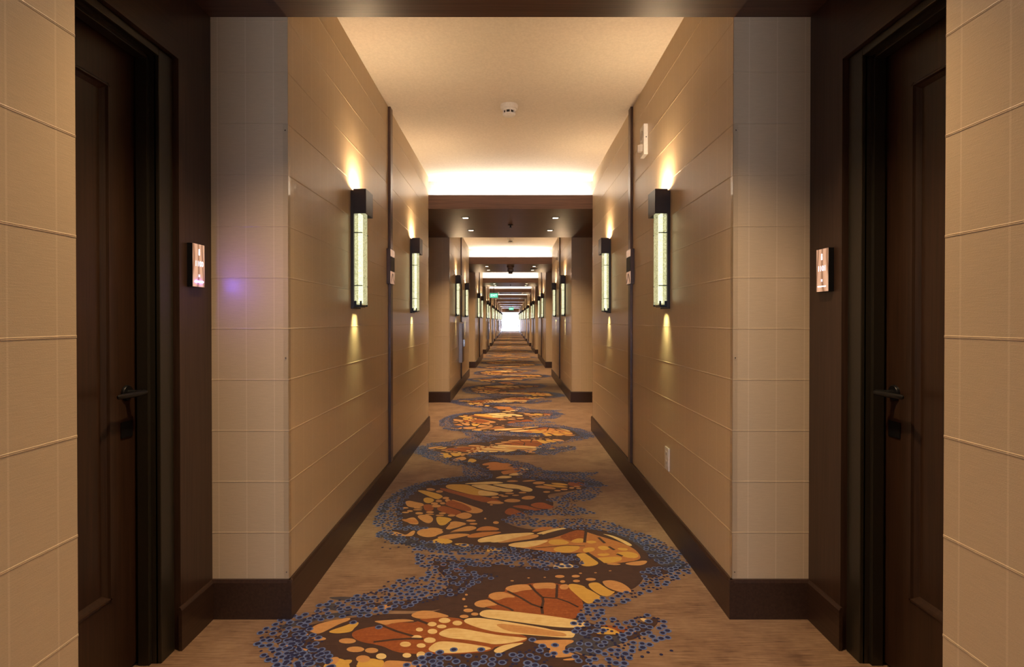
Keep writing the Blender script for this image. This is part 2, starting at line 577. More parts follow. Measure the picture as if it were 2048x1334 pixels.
def beam(k):
    b = RET0 + SEG + PER * k
    c = ret(k + 1)
    wx = 1.30
    o = struct(boxes('beam_%s' % ORD[k + 1], [(-wx, wx, b + (0.205 if k >= 0 else 0), c, SOFF, 2.94), (-wx, wx, b + 0.001, b + 0.21, SOFF, SOFF + 0.02)], M['wood_x']),
               'dark wood soffit over the %s door bay' % ORD[k + 1])
    if k >= 0:                                        # light cove along the front edge
        boxes('fascia', [(-wx, wx, b, b + 0.025, SOFF - 0.001, LIP)], M['wood_x'], o)
        boxes('cove_back', [(-wx, wx, b + 0.195, b + 0.206, SOFF + 0.02, CEIL + 0.01)], M['white'], o)
        boxes('led_shelf', [(-0.9, 0.9, b + 0.10, b + 0.196, LIP - 0.06, LIP - 0.04)], M['white'], o)
        boxes('led_strip', [(-0.9, 0.9, b + 0.13, b + 0.145, LIP - 0.04, LIP - 0.032)], M['led'], o)
        area_light('cove_light', (0, b + 0.14, LIP - 0.022), (math.pi + 0.5, 0, 0), 1.78, 0.035, P_COVE, COVE_C, o)
    return o
for k in range(-1, NB - 1):
    beam(k)

# ------------------------------------------------------------------ end windows
def window(name, y, z0, z1, hw, rails, label, head_z):
    o = struct(boxes(name, [(-1.7, -hw, y, y + 0.1, 0, 2.94), (hw, 1.7, y, y + 0.1, 0, 2.94), (-hw, hw, y, y + 0.1, z1, 2.94), (-hw, hw, y, y + 0.1, 0, z0)], M['wood']), label)
    fr = [(-hw, -hw + 0.05, y - 0.01, y + 0.08, z0, z1), (hw - 0.05, hw, y - 0.01, y + 0.08, z0, z1), (-hw, hw, y - 0.01, y + 0.08, z1 - 0.05, z1), (-hw, hw, y - 0.01, y + 0.08, z0, z0 + 0.05)]
    for r_ in rails:
        fr.append((-hw, hw, y, y + 0.07, r_ - 0.025, r_ + 0.025))
    boxes('window_frame', fr, M['alu'], o)
    zs = [z0 + 0.05] + [v for r_ in rails for v in (r_ - 0.025, r_ + 0.025)] + [z1 - 0.05]
    for i in range(0, len(zs), 2):
        boxes('pane', [(-hw + 0.05, hw - 0.05, y + 0.03, y + 0.038, zs[i], zs[i + 1])], M['glass'], o)
    d = bpy.data.lights.new('window_portal', 'AREA')
    d.shape = 'RECTANGLE'; d.size = 2 * hw; d.size_y = z1 - z0
    d.cycles.is_portal = True
    p = bpy.data.objects.new('window_portal', d)
    p.location = (0, y + (0.12 if y > 0 else -0.02), (z0 + z1) / 2)
    p.rotation_euler = (math.pi / 2, 0, math.pi if y < 0 else 0)     # area lights shine along local -Z
    if y > 0:
        p.rotation_euler = (-math.pi / 2, 0, 0)
    else:
        p.rotation_euler = (math.pi / 2, 0, 0)
    COL.objects.link(p)
    p.parent = o
    return o
window('window_1', Y_END, 0.03, 2.14, 0.905, [0.64], 'bright full-height window closing the far end of the corridor', 2.14)
window('window_2', Y_BACK - 0.1, 0.5, 1.9, 0.70, [], 'window behind the camera', 2.2)

# ------------------------------------------------------------------ carpet motif (flat print in the carpet, traced as a plan)
def plan(px, py):
    """image point -> point of the floor, through the camera at the top of the script"""
    u = (px - 1024) / 2048.0 + cam_d.shift_x
    v = -(py - 667) / 2048.0 + cam_d.shift_y
    dx, dy, dz = u * 36.0, cam_d.lens, v * 36.0
    cy, sy = math.cos(-PITCH), math.sin(-PITCH)
    yy, zz = dy * cy - dz * sy, dy * sy + dz * cy
    t = -CAM_Z / zz
    return (dx * t, yy * t)

PERIOD = 3.24
V, FACES, MATI = [], [], []
MNAMES = list(CARPET)
def put(poly, mat, z):
    if len(poly) < 3:
        return
    i0 = len(V)
    V.extend((p[0], p[1], z) for p in poly)
    area = sum(poly[i][0] * poly[(i + 1) % len(poly)][1] - poly[(i + 1) % len(poly)][0] * poly[i][1] for i in range(len(poly)))
    idx = list(range(i0, i0 + len(poly)))
    FACES.append(idx if area > 0 else idx[::-1])
    MATI.append(MNAMES.index(mat))

def chaikin(p, n=2):
    for _ in range(n):
        q = []
        for i in range(len(p)):
            a, b = p[i], p[(i + 1) % len(p)]
            q.append((a[0] * .75 + b[0] * .25, a[1] * .75 + b[1] * .25))
            q.append((a[0] * .25 + b[0] * .75, a[1] * .25 + b[1] * .75))
        p = q
    return p

Z_BASE, Z_RUST, Z_CELL, Z_VEIN, Z_RING, Z_DOT = 0.0003, 0.0006, 0.0009, 0.0012, 0.0015, 0.0018
CROPS = {'A': (500, 1234, 6.827), 'B': (750, 1234, 6.827), 'C': (1050, 1234, 6.827), 'D': (600, 1140, 6.827), 'E': (880, 1140, 6.827),
         'F': (1120, 1140, 6.827), 'G': (730, 1040, 6.827), 'H': (980, 1040, 6.827), 'I': (1120, 1030, 6.827), 'J': (740, 950, 7.877),
         'K': (960, 940, 7.877), 'L': (820, 870, 10.24), 'M': (980, 870, 9.309), 'P': (0, 0, 1.0)}
def tr(c, pts):
    x0, y0, s = CROPS[c]
    return [plan(x0 + x / s, y0 + y / s) for x, y in pts]
jr = random.Random(5)
def cell(c, mat, *pts, z=Z_CELL):
    put(chaikin(tr(c, pts)), mat, z + jr.random() * 0.0001)
def blob(c, mat, *els):
    for cx, cy, rx, ry in els:
        put(tr(c, [(cx + rx * math.cos(a * math.pi / 7), cy + ry * math.sin(a * math.pi / 7)) for a in range(14)]), mat, Z_CELL + 0.00012 + jr.random() * 0.00006)
def vein(c, width, *pts, mat='brown', z=Z_VEIN):
    p = [Vector(q) for q in tr(c, pts)]
    L, Rr = [], []
    for i, q in enumerate(p):
        d = (p[min(i + 1, len(p) - 1)] - p[max(i - 1, 0)])
        n = Vector((-d.y, d.x)).normalized() * width / 2
        L.append(tuple(q + n)); Rr.append(tuple(q - n))
    for i in range(len(p) - 1):
        put([L[i], L[i + 1], Rr[i + 1], Rr[i]], mat, z)

# dark brown grounds
cell('P', 'brown', (545,1275),(600,1255),(640,1245),(700,1236),(760,1228),(830,1228),(880,1222),(925,1195),(960,1170),(1010,1152),(1060,1143),(1130,1140),(1180,1145),(1240,1140),(1285,1142),(1290,1155),(1270,1178),(1240,1185),(1200,1195),(1165,1215),(1150,1235),(1190,1250),(1250,1258),(1290,1245),(1310,1232),(1320,1245),(1290,1270),(1250,1285),(1150,1290),(1130,1300),(1190,1318),(1150,1345),(700,1345),(620,1330),(580,1310),(555,1290), z=Z_BASE)
cell('P', 'brown', (862,1124),(872,1116),(890,1119),(960,1126),(1080,1136),(1230,1126),(1330,1116),(1375,1132),(1340,1146),(1290,1160),(1050,1150),(960,1175),(920,1205),(880,1222),(780,1222),(740,1215),(720,1208),(800,1203),(870,1192),(905,1168),(880,1145), z=Z_BASE)
cell('P', 'brown', (805,985),(850,965),(900,955),(1000,950),(1080,955),(1180,962),(1190,975),(1120,985),(1090,990),(1110,1005),(1100,1020),(1040,1028),(1000,1040),(1040,1058),(1110,1060),(1160,1052),(1200,1058),(1260,1075),(1290,1095),(1310,1120),(1300,1130),(1200,1136),(1130,1128),(1000,1105),(900,1090),(860,1085),(800,1075),(775,1062),(800,1050),(790,1020), z=Z_BASE)
cell('P', 'brown', (872,905),(960,902),(1000,922),(1070,940),(1065,950),(1000,958),(970,947),(950,937),(930,930),(895,922), z=Z_BASE)
cell('P', 'smear', (560,1262),(640,1238),(760,1226),(700,1222),(625,1232),(560,1250), z=Z_BASE + 0.00015)
cell('D', 'smear', (350,370),(700,365),(1000,395),(900,430),(500,415), z=Z_BASE + 0.00015)
cell('D', 'smear', (320,480),(450,452),(560,470),(440,515),(700,540),(950,545),(900,572),(600,565),(380,545), z=Z_BASE + 0.00015)
cell('P', 'smear', (745,1068),(765,1062),(790,1072),(860,1086),(960,1098),(940,1104),(850,1100),(790,1084), z=Z_BASE + 0.00015)
cell('P', 'smear', (770,1030),(780,1000),(815,985),(870,965),(955,950),(890,958),(830,970),(775,995),(755,1030), z=Z_BASE + 0.00015)
cell('P', 'smear', (1150,962),(1190,964),(1216,971),(1190,973),(1150,975), z=Z_BASE + 0.00015)
cell('P', 'smear', (1200,1060),(1250,1068),(1300,1090),(1370,1125),(1380,1140),(1320,1135),(1300,1110),(1260,1080), z=Z_BASE + 0.00015)
cell('C', 'smear', (620,300),(720,210),(860,220),(1020,330),(1080,250),(1300,260),(1420,250),(1340,360),(1100,430),(900,560),(700,470),(540,420), z=Z_BASE + 0.00015)
cell('M', 'smear', (900,690),(1300,680),(1860,700),(1500,730),(1000,725), z=Z_BASE + 0.00015)
# near wing
cell('E', 'rust', (640,510),(460,470),(520,420),(650,405),(660,350),(760,300),(900,300),(880,250),(1000,205),(1180,195),(1260,180),(1540,172),(1640,200),(1760,195),(1990,460),(1890,600),(1830,690),(1400,625),(1000,575),(760,550), z=Z_RUST)
cell('E', 'peach', (460,460),(520,420),(650,405),(760,455),(800,480),(640,500),(600,520),(490,500))
cell('E', 'peach', (650,350),(720,310),(850,298),(960,330),(1050,380),(900,375),(790,420),(700,400))
cell('E', 'peach', (880,245),(1000,205),(1180,193),(1250,240),(1280,270),(1130,280),(1010,315),(930,290))
cell('E', 'peach', (1260,195),(1330,178),(1540,172),(1590,200),(1580,265),(1440,250),(1330,265),(1290,250))
cell('E', 'peach', (1640,200),(1760,195),(1750,270),(1630,265))
cell('F', 'yellow', (110,195),(200,190),(330,220),(350,250),(440,290),(600,390),(440,450),(370,470),(230,350),(120,250))
cell('F', 'yellow', (375,200),(430,172),(520,170),(580,215),(700,290),(770,300),(620,385),(440,280))
cell('F', 'peach', (575,150),(720,138),(880,190),(1005,305),(860,312),(770,292),(640,240),(590,190))
vein('E', .012, (1220,200),(1300,290),(1400,380),(1410,430),(1390,520),(1400,600))
vein('E', .012, (1600,200),(1590,380))
vein('E', .010, (1400,375),(1600,390),(1750,440),(1890,510))
vein('E', .012, (920,290),(1100,380),(1250,470),(1400,520))
vein('E', .012, (650,390),(800,470),(950,530),(1000,560))
cell('P', 'cream', (957,1229),(964,1222),(976,1219.5),(1000,1220.5),(1085,1230),(1150,1239.5),(1184,1249.5),(1165,1254.5),(1140,1256.5),(1100,1253.5),(1050,1246.5),(985,1237.5),(966,1234.5))
cell('P', 'cream', (926,1243),(932,1237.5),(946,1236),(967,1236.5),(1050,1249.5),(1088,1256),(1112,1262),(1152,1263),(1148,1275),(1138,1277),(1050,1269.5),(1028,1268.5),(999,1265.5),(970,1260),(940,1250.5))
cell('P', 'peach', (985,1246),(1050,1253),(1100,1261),(1135,1268),(1130,1275),(1050,1268),(1010,1262), z=Z_CELL + .0002)
cell('B', 'cream', (840,237),(960,168),(1080,148),(1200,162),(1500,218),(1700,253),(2048,285),(2090,300),(1900,352),(1640,382),(1500,352),(1250,312),(1000,292))
cell('B', 'cream', (725,440),(760,398),(830,348),(920,332),(1100,343),(1350,378),(1625,425),(1500,462),(1300,484),(1050,498),(850,494),(750,470))
cell('B', 'cream', (1600,472),(1700,403),(1850,366),(2060,350),(1950,392),(1800,452),(1700,505))
cell('C', 'peach', (140,318),(400,316),(640,310),(680,340),(560,390),(540,430),(600,480),(690,512),(670,538),(430,562),(320,530),(340,440),(250,380),(100,350))
cell('C', 'yellow', (1030,128),(1200,158),(1340,245),(1080,238),(950,230))
cell('C', 'peach', (1330,235),(1420,148),(1550,180),(1450,243),(1360,275))
cell('C', 'rust', (940,85),(1230,128),(1440,148),(1340,235),(1150,150), z=Z_RUST)
cell('C', 'cream', (1560,5),(1700,40),(1690,80),(1600,62))
cell('C', 'peach', (480,590),(640,560),(740,565),(640,600))
cell('B', 'rust', (-350,215),(-100,140),(170,110),(330,68),(560,85),(640,5),(1100,5),(1220,50),(1500,178),(2060,238),(2090,345),(1640,405),(1610,445),(1500,485),(1000,515),(700,512),(450,502),(250,472),(100,392),(-250,335), z=Z_RUST)
vein('B', .014, (440,0),(600,50),(720,95))
vein('B', .012, (60,105),(300,200),(520,265))
vein('B', .012, (-20,345),(250,312),(500,297),(660,302))
blob('B', 'cream', (950,50,82,36),(1125,85,67,33),(780,100,62,31),(910,132,67,26),(607,175,50,27),(785,200,67,36),(568,277,70,27),(748,320,82,39),(415,375,77,36),(630,393,62,31),(435,527,60,33),(630,522,64,49),(85,540,72,41))
blob('E', 'peach', (385,555,66,25),(475,605,51,21),(330,637,61,23),(350,500,25,12),(325,400,22,16),(360,340,20,12),(1635,90,66,19),(1675,160,36,18),(985,150,24,8),(1210,110,18,6),(1430,103,18,6))
blob('F', 'peach', (215,87,56,18),(225,153,49,18),(420,130,70,20),(280,47,22,8),(485,40,20,6),(685,14,20,6))
blob('A', 'peach', (1330,330,118,37),(1660,460,92,36),(1545,575,98,49),(1440,445,122,39),(940,300,100,25),(720,240,80,18),(945,442,55,14))
blob('D', 'peach', (1175,510,80,34),(1050,520,40,9))
cell('A', 'yellow', (1060,207),(1150,168),(1280,128),(1380,88),(1490,68),(1475,112),(1425,152),(1390,203),(1270,223),(1150,228))
cell('A', 'peach', (790,187),(900,108),(1020,73),(1180,38),(1380,8),(1355,52),(1230,92),(1060,182),(940,235),(870,222))
cell('B', 'peach', (-30,60),(120,48),(420,28),(570,60),(420,68),(250,83),(150,117),(60,87))
cell('D', 'peach', (1500,622),(1600,563),(1750,553),(1950,598),(2060,640),(1900,652),(1700,672),(1580,662))
cell('A', 'yellow', (1210,600),(1400,578),(1385,632),(1240,690),(1195,662))
cell('A', 'peach', (1050,582),(1190,537),(1235,592),(1100,690),(1055,652))
cell('A', 'yellow', (1450,650),(1560,618),(1750,587),(1835,593),(1825,700),(1455,700))
cell('A', 'peach', (1830,595),(2048,600),(2400,640),(2440,700),(1820,700))
vein('A', .010, (400,368),(560,405),(780,455), mat='peach', z=Z_CELL)
# middle wing
cell('J', 'yellow', (725,243),(850,243),(960,268),(1080,298),(1160,340),(1110,372),(1060,388),(960,352),(850,302))
cell('J', 'peach', (885,215),(960,203),(1045,235),(980,252),(895,242))
blob('J', 'peach', (1095,262,57,19),(1195,365,52,19),(1085,412,52,19),(1015,452,57,19),(1145,448,43,17),(1225,405,43,23),(1045,490,72,23),(555,520,52,11),(760,522,72,11),(750,550,72,9),(630,570,46,13),(560,592,57,11),(775,605,62,19),(945,588,62,17),(1140,605,57,15),(1100,638,67,11),(1285,640,62,17),(940,622,72,9),(1590,722,77,16),(1630,772,62,13),(1985,752,46,21),(1815,688,18,12),(1910,472,20,10))
cell('J', 'yellow', (845,370),(900,353),(980,368),(1020,400),(960,445),(880,443),(840,410))
cell('J', 'peach', (552,420),(620,403),(720,428),(848,450),(846,490),(740,522),(600,503),(565,460))
cell('J', 'rust', (1080,203),(1200,213),(1450,288),(1800,338),(2060,400),(2060,442),(1900,442),(1700,412),(1450,332),(1150,252), z=Z_RUST)
cell('J', 'yellow', (1180,200),(1215,148),(1450,148),(1560,158),(1700,228),(1900,263),(2040,290),(1960,328),(1800,333),(1600,313),(1400,262))
cell('J', 'cream', (1430,142),(1700,113),(2060,103),(2060,142),(1700,147))
cell('J', 'cream', (1550,153),(1860,148),(2060,218),(2060,268),(1880,252),(1700,207))
cell('J', 'peach', (1250,375),(1420,420),(1580,480),(1720,525),(1795,562),(1740,598),(1640,608),(1540,590),(1400,520))
cell('J', 'rust', (1170,462),(1255,388),(1420,438),(1560,498),(1615,550),(1540,578),(1400,545),(1250,498), z=Z_CELL + .0002)
cell('J', 'rust', (1030,540),(1120,478),(1250,508),(1480,590),(1340,642),(1180,602), z=Z_RUST)
cell('J', 'peach', (1335,642),(1470,588),(1560,598),(1620,640),(1560,684),(1470,699),(1375,668))
cell('J', 'rust', (845,460),(1000,468),(1005,562),(880,575),(838,510), z=Z_RUST)
cell('J', 'peach', (735,645),(850,623),(960,643),(1005,700),(960,758),(890,763),(785,702))
cell('J', 'yellow', (1030,668),(1100,653),(1310,690),(1240,742),(1180,795),(1075,795))
cell('J', 'peach', (515,717),(680,657),(745,710),(775,784),(640,775),(585,742))
cell('J', 'peach', (1190,795),(1290,728),(1420,738),(1540,770),(1450,805))
cell('K', 'cream', (-10,190),(280,180),(400,205),(200,224),(-10,230))
cell('K', 'cream', (-60,235),(150,238),(350,288),(530,310),(515,343),(420,353),(250,323),(0,292))
cell('K', 'cream', (150,230),(450,218),(600,238),(760,273),(840,310),(800,348),(660,333),(615,297),(450,292),(330,262))
cell('K', 'cream', (-30,313),(180,348),(308,370),(265,403),(140,411),(-30,403))
cell('K', 'peach', (862,257),(980,243),(1200,285),(1185,308),(1060,298),(882,278))
cell('K', 'yellow', (990,220),(1150,233),(1390,263),(1375,283),(1180,273),(1000,242))
cell('K', 'yellow', (1090,205),(1250,203),(1390,230),(1375,248),(1200,238))
cell('K', 'peach', (812,207),(900,180),(1040,190),(995,223),(880,228))
cell('K', 'rust', (1380,188),(1600,188),(1700,230),(1600,263),(1390,253), z=Z_RUST)
blob('K', 'peach', (1445,283,41,15),(1525,262,52,11),(1555,290,41,11),(1325,308,57,13),(1220,327,52,12),(1050,347,57,13),(465,370,72,13),(330,397,46,10),(240,433,62,15),(390,415,57,11),(560,400,57,10),(670,357,62,13),(250,830,45,20),(85,767,16,10),(180,552,25,8))
cell('K', 'rust', (-20,430),(200,468),(170,503),(80,513),(-20,493), z=Z_RUST)
cell('K', 'peach', (80,517),(200,478),(400,515),(330,538),(200,538))
cell('K', 'peach', (360,490),(460,448),(630,468),(640,497),(540,513),(430,508))
cell('K', 'peach', (630,450),(720,408),(880,413),(845,458),(740,473))
cell('K', 'rust', (760,545),(960,498),(1100,553),(1190,580),(1080,623),(900,603), z=Z_RUST)
cell('K', 'rust', (395,640),(480,587),(640,658),(710,680),(640,713),(470,718),(385,682), z=Z_RUST)
cell('K', 'rust', (470,570),(700,548),(850,598),(1010,630),(850,643),(620,602), z=Z_RUST)
cell('K', 'peach', (390,180),(520,158),(630,180),(500,192))
cell('K', 'peach', (630,180),(800,156),(910,165),(760,187))
cell('G', 'peach', (715,200),(705,158),(800,118),(960,103),(1065,130),(1082,165),(1000,213),(900,238),(800,233))
cell('G', 'yellow', (890,302),(970,253),(1100,248),(1210,290),(1160,323),(1000,333))
cell('G', 'peach', (950,247),(1100,203),(1300,183),(1470,200),(1300,238),(1150,268))
cell('G', 'peach', (1080,112),(1160,48),(1280,28),(1400,45),(1280,102),(1150,138))
cell('G', 'peach', (1120,182),(1280,118),(1400,83),(1505,88),(1530,120),(1400,158),(1250,173))
cell('G', 'orange', (1510,142),(1580,93),(1720,83),(1870,130),(1700,158),(1540,163))
cell('G', 'orange', (1370,242),(1450,188),(1700,158),(1910,165),(1700,213),(1550,243))
cell('G', 'cream', (1530,262),(1750,213),(2060,178),(2060,252),(1850,293),(1650,303),(1550,313))
cell('G', 'peach', (1790,312),(1900,278),(2060,258),(2060,292),(1900,313))
cell('G', 'peach', (350,203),(345,157),(430,162),(500,187),(560,212),(640,148),(695,148),(655,223),(560,223),(440,218))
cell('G', 'yellow', (1190,325),(1340,318),(1450,340),(1425,384),(1320,363))
cell('G', 'yellow', (1655,444),(1680,376),(1870,400),(1855,439),(1750,424))
cell('G', 'orange', (490,-10),(690,-10),(748,40),(640,53),(515,12))
cell('G', 'rust', (1170,660),(1250,635),(1350,665),(1290,690))
blob('G', 'rust', (1070,610,42,24))
cell('H', 'cream', (-20,220),(250,188),(430,178),(560,173),(630,190),(350,243),(100,313),(-20,303))
cell('H', 'peach', (90,313),(350,243),(560,203),(640,198),(678,220),(600,258),(400,283),(200,313))
cell('H', 'orange', (630,122),(750,88),(970,88),(900,118),(700,153),(550,168))
cell('H', 'cream', (610,192),(800,138),(980,108),(1070,115),(860,163),(700,198))
cell('H', 'cream', (680,180),(760,177),(830,207),(760,218))
cell('H', 'orange', (1110,148),(1300,158),(1420,198),(1620,258),(1760,298),(1950,378),(2048,470),(2060,545),(1800,585),(1640,595),(1500,585),(1430,523),(1280,443),(1100,453),(850,443),(600,403),(330,373),(620,288),(950,228), z=Z_RUST)
cell('H', 'rust', (940,232),(1100,150),(1200,138),(1300,148),(1315,210),(1280,292),(1110,292),(1000,262), z=Z_RUST + .0002)
cell('H', 'yellow', (810,270),(980,263),(1120,320),(900,348),(790,322))
cell('H', 'cream', (220,342),(400,298),(620,278),(800,273),(775,303),(640,353),(480,383),(325,373))
cell('H', 'yellow', (870,382),(1000,353),(1200,348),(1240,390),(1100,453),(950,443),(870,422))
cell('H', 'yellow', (1280,378),(1430,376),(1430,423),(1330,444),(1262,432))
cell('H', 'yellow', (1090,292),(1200,248),(1290,258),(1275,313),(1150,313))
cell('H', 'yellow', (1300,290),(1420,282),(1470,310),(1350,328))
cell('H', 'yellow', (1450,370),(1560,347),(1660,390),(1540,424))
cell('H', 'yellow', (1730,380),(1890,388),(1870,424),(1755,413))
cell('H', 'yellow', (1430,522),(1600,507),(1790,498),(1810,552),(1650,594),(1515,583))
cell('H', 'yellow', (1690,450),(1900,427),(2050,480),(1985,534),(1815,503))
cell('H', 'yellow', (1460,460),(1650,457),(1610,493),(1475,493))
cell('H', 'yellow', (1150,470),(1300,447),(1405,530),(1510,602),(1330,645),(1195,603),(1255,540))
cell('H', 'cream', (850,630),(960,598),(1040,588),(1120,610),(1150,652),(1000,664),(890,657))
cell('H', 'peach', (1560,602),(1680,587),(1810,605),(1720,623))
cell('I', 'peach', (860,667),(1000,638),(1210,618),(1155,684),(1000,694))
cell('H', 'cream', (1510,185),(1700,217),(1960,342),(1905,364),(1800,303),(1635,223))
cell('H', 'brown', (190,332),(640,248),(680,213),(900,148),(1060,118),(1300,116),(1100,160),(950,222),(800,262),(560,288), z=Z_VEIN)
vein('H', .016, (1310,160),(1290,310)); vein('H', .016, (1480,240),(1570,320)); vein('H', .016, (1620,365),(1700,412))
vein('H', .016, (1730,465),(1810,497)); vein('H', .022, (1320,450),(1430,520),(1530,592)); vein('H', .007, (560,390),(850,365),(1050,350),(1300,358))
vein('G', .012, (1060,140),(1090,175),(980,218)); vein('G', .012, (1090,175),(1400,158),(1880,148)); vein('G', .010, (1040,100),(1090,120),(1160,40)); vein('G', .010, (1100,150),(1280,105),(1400,60))
# small wing further along
cell('L', 'yellow', (570,390),(640,367),(760,377),(805,410),(870,430),(830,463),(720,479),(655,442),(595,417))
cell('L', 'yellow', (830,370),(1040,372),(1040,423),(920,444),(855,412))
cell('L', 'peach', (1030,380),(1130,385),(1115,424),(1040,434))
cell('L', 'peach', (850,522),(960,468),(1100,437),(1172,490),(1080,523),(940,544))
cell('L', 'yellow', (1180,542),(1220,487),(1290,487),(1382,525),(1300,564),(1205,580))
cell('L', 'orange', (1450,602),(1640,557),(1830,557),(1840,592),(1540,634))
cell('L', 'orange', (1550,662),(1700,617),(2060,587),(2060,643),(1800,664),(1595,689))
cell('M', 'orange', (-20,530),(160,517),(430,535),(372,574),(150,604),(-20,613))
cell('M', 'orange', (-20,620),(250,587),(480,587),(600,607),(795,635),(700,658),(430,644),(200,654),(-20,663))
cell('M', 'cream', (590,603),(795,633),(720,654),(555,648), z=Z_CELL + .0002)
cell('M', 'orange', (190,682),(400,647),(560,652),(735,680),(600,703),(400,714),(255,744),(225,712))
cell('M', 'cream', (320,752),(450,702),(620,708),(605,744),(440,759))
cell('M', 'cream', (90,802),(220,757),(380,767),(420,790),(300,809),(140,809))

# dots
def inside(p, poly):
    c = False
    j = len(poly) - 1
    for i in range(len(poly)):
        if (poly[i][1] > p[1]) != (poly[j][1] > p[1]) and p[0] < (poly[j][0] - poly[i][0]) * (p[1] - poly[i][1]) / (poly[j][1] - poly[i][1]) + poly[i][0]:
            c = not c
        j = i
    return c
DOTS = {}
def dot(x, y, r, ring, rnd):
    key = (int(x / 0.02), int(y / 0.02))
    for i in range(-2, 3):
        for j in range(-2, 3):
            for q in DOTS.get((key[0] + i, key[1] + j), ()):
                if (q[0] - x) ** 2 + (q[1] - y) ** 2 < (0.82 * (q[2] + r)) ** 2:
                    return
    DOTS.setdefault(key, []).append((x, y, r))
    ph = rnd.random()
    dz = rnd.random() * 0.0001
    def disc(rr, n, m, z):
        put([(x + rr * math.cos(2 * math.pi * (i + ph) / n) * rnd.uniform(.94, 1.06), y + rr * math.sin(2 * math.pi * (i + ph) / n) * rnd.uniform(.94, 1.06)) for i in range(n)], m, z + dz)
    if ring:
        disc(r, 11, 'ring', Z_RING)
        disc(r * 0.63, 9, 'navy', Z_DOT)
    else:
        disc(r * 0.85, 8, 'navy', Z_DOT)
rnd = random.Random(11)
REG = [
 (1.0, [(512,1300),(520,1262),(560,1240),(600,1228),(640,1232),(620,1250),(600,1275),(640,1300),(660,1320),(670,1345),(540,1345)]),
 (1.0, [(625,1225),(640,1205),(690,1198),(760,1180),(800,1160),(850,1150),(870,1130),(900,1140),(960,1145),(1000,1152),(940,1172),(920,1190),(880,1200),(820,1212),(760,1230),(700,1236),(640,1240)]),
 (1.0, [(830,1125),(835,1108),(880,1112),(960,1118),(1000,1100),(1060,1100),(1130,1110),(1170,1120),(1160,1135),(1080,1140),(1000,1130),(930,1135),(880,1150),(850,1140)]),
 (1.0, [(745,1070),(770,1058),(800,1070),(850,1080),(900,1088),(960,1092),(1020,1095),(1100,1105),(1150,1110),(1160,1125),(1100,1122),(1000,1110),(900,1108),(830,1100),(800,1090),(770,1080)]),
 (1.0, [(745,1050),(760,1010),(790,985),(830,968),(880,958),(960,948),(960,958),(890,968),(840,975),(810,1000),(805,1030),(800,1050),(860,1055),(830,1062),(770,1058)]),
 (0.75, [(1150,1240),(1165,1215),(1200,1198),(1240,1185),(1270,1178),(1290,1190),(1250,1205),(1215,1218),(1200,1235),(1250,1240),(1300,1228),(1335,1245),(1340,1275),(1300,1290),(1270,1310),(1240,1345),(1180,1345),(1150,1318),(1120,1300),(1150,1292),(1170,1275),(1140,1262)]),
 (0.9, [(880,1315),(930,1310),(1000,1308),(1050,1300),(1090,1290),(1110,1305),(1100,1345),(870,1345)]),
 (1.0, [(1280,1142),(1340,1130),(1380,1125),(1385,1145),(1350,1160),(1310,1185),(1280,1180),(1290,1160)]),
 (1.0, [(1090,1042),(1160,1036),(1220,1045),(1270,1062),(1320,1080),(1370,1110),(1390,1140),(1340,1135),(1300,1120),(1290,1095),(1250,1072),(1190,1060),(1100,1055),(1030,1050),(1000,1040),(1040,1030)]),
 (1.0, [(1090,1000),(1130,990),(1190,970),(1205,985),(1180,1000),(1140,1005),(1170,1020),(1190,1027),(1130,1032),(1060,1030),(1020,1040),(1000,1038),(1050,1022),(1100,1018),(1130,1010)]),
 (1.0, [(1030,955),(1100,945),(1150,945),(1190,960),(1215,972),(1180,975),(1130,962),(1060,960)]),
 (1.0, [(925,955),(928,930),(960,935),(985,945),(985,958),(950,962)]),
 (1.0, [(1020,925),(1050,930),(1090,940),(1130,945),(1200,945),(1170,955),(1100,955),(1050,958),(1035,945)]),
 (1.0, [(838,907),(848,893),(875,903),(890,915),(930,922),(960,930),(950,938),(900,930),(870,922),(850,915)]),
 (1.0, [(930,910),(965,903),(985,913),(1020,920),(1060,928),(1085,938),(1070,942),(1040,930),(1000,925),(960,918)]),
]
for dens, reg in REG:
    poly = [plan(*p) for p in reg]
    x0, x1 = min(p[0] for p in poly), max(p[0] for p in poly)
    y0, y1 = min(p[1] for p in poly), max(p[1] for p in poly)
    tries = int((x1 - x0) * (y1 - y0) / (0.0125 ** 2) * 1.3 * dens)
    for _ in range(tries):
        x, y = rnd.uniform(x0, x1), rnd.uniform(y0, y1)
        if inside((x, y), poly):
            ringed = rnd.random() < 0.72
            dot(x, y, rnd.uniform(0.0138, 0.0172) if ringed else rnd.uniform(0.0065, 0.0095), ringed, rnd)
for c, pts in (('C', [(1550,450),(1680,488),(1600,545),(1860,518),(2000,465),(1950,190),(1250,520)]), ('D', [(840,347),(1120,370),(1205,165),(1150,225),(1255,200),(1390,185),(1220,345)]),
               ('G', [(275,305),(365,328),(240,378),(345,397),(458,376),(650,440)])):
    for p in tr(c, pts):
        dot(p[0], p[1], 0.0085, False, rnd)
for p in tr('B', [(1075, 450), (1450, 450)]) + tr('C', [(410, 388), (100, 315)]) + tr('A', [(1760, 143), (1410, 78)]):
    dot(p[0], p[1], 0.0155, True, rnd)

me = bpy.data.meshes.new('butterfly_motif')
me.from_pydata(V, [], FACES)
for n in MNAMES:
    me.materials.append(CARPET[n])
me.polygons.foreach_set('material_index', MATI)
me.update()
n_rep = int((Y_END - 2.0) / PERIOD)
for i in range(-1, n_rep):
    o = link('butterfly_motif', me, None, floor, (0, PERIOD * i, 0))

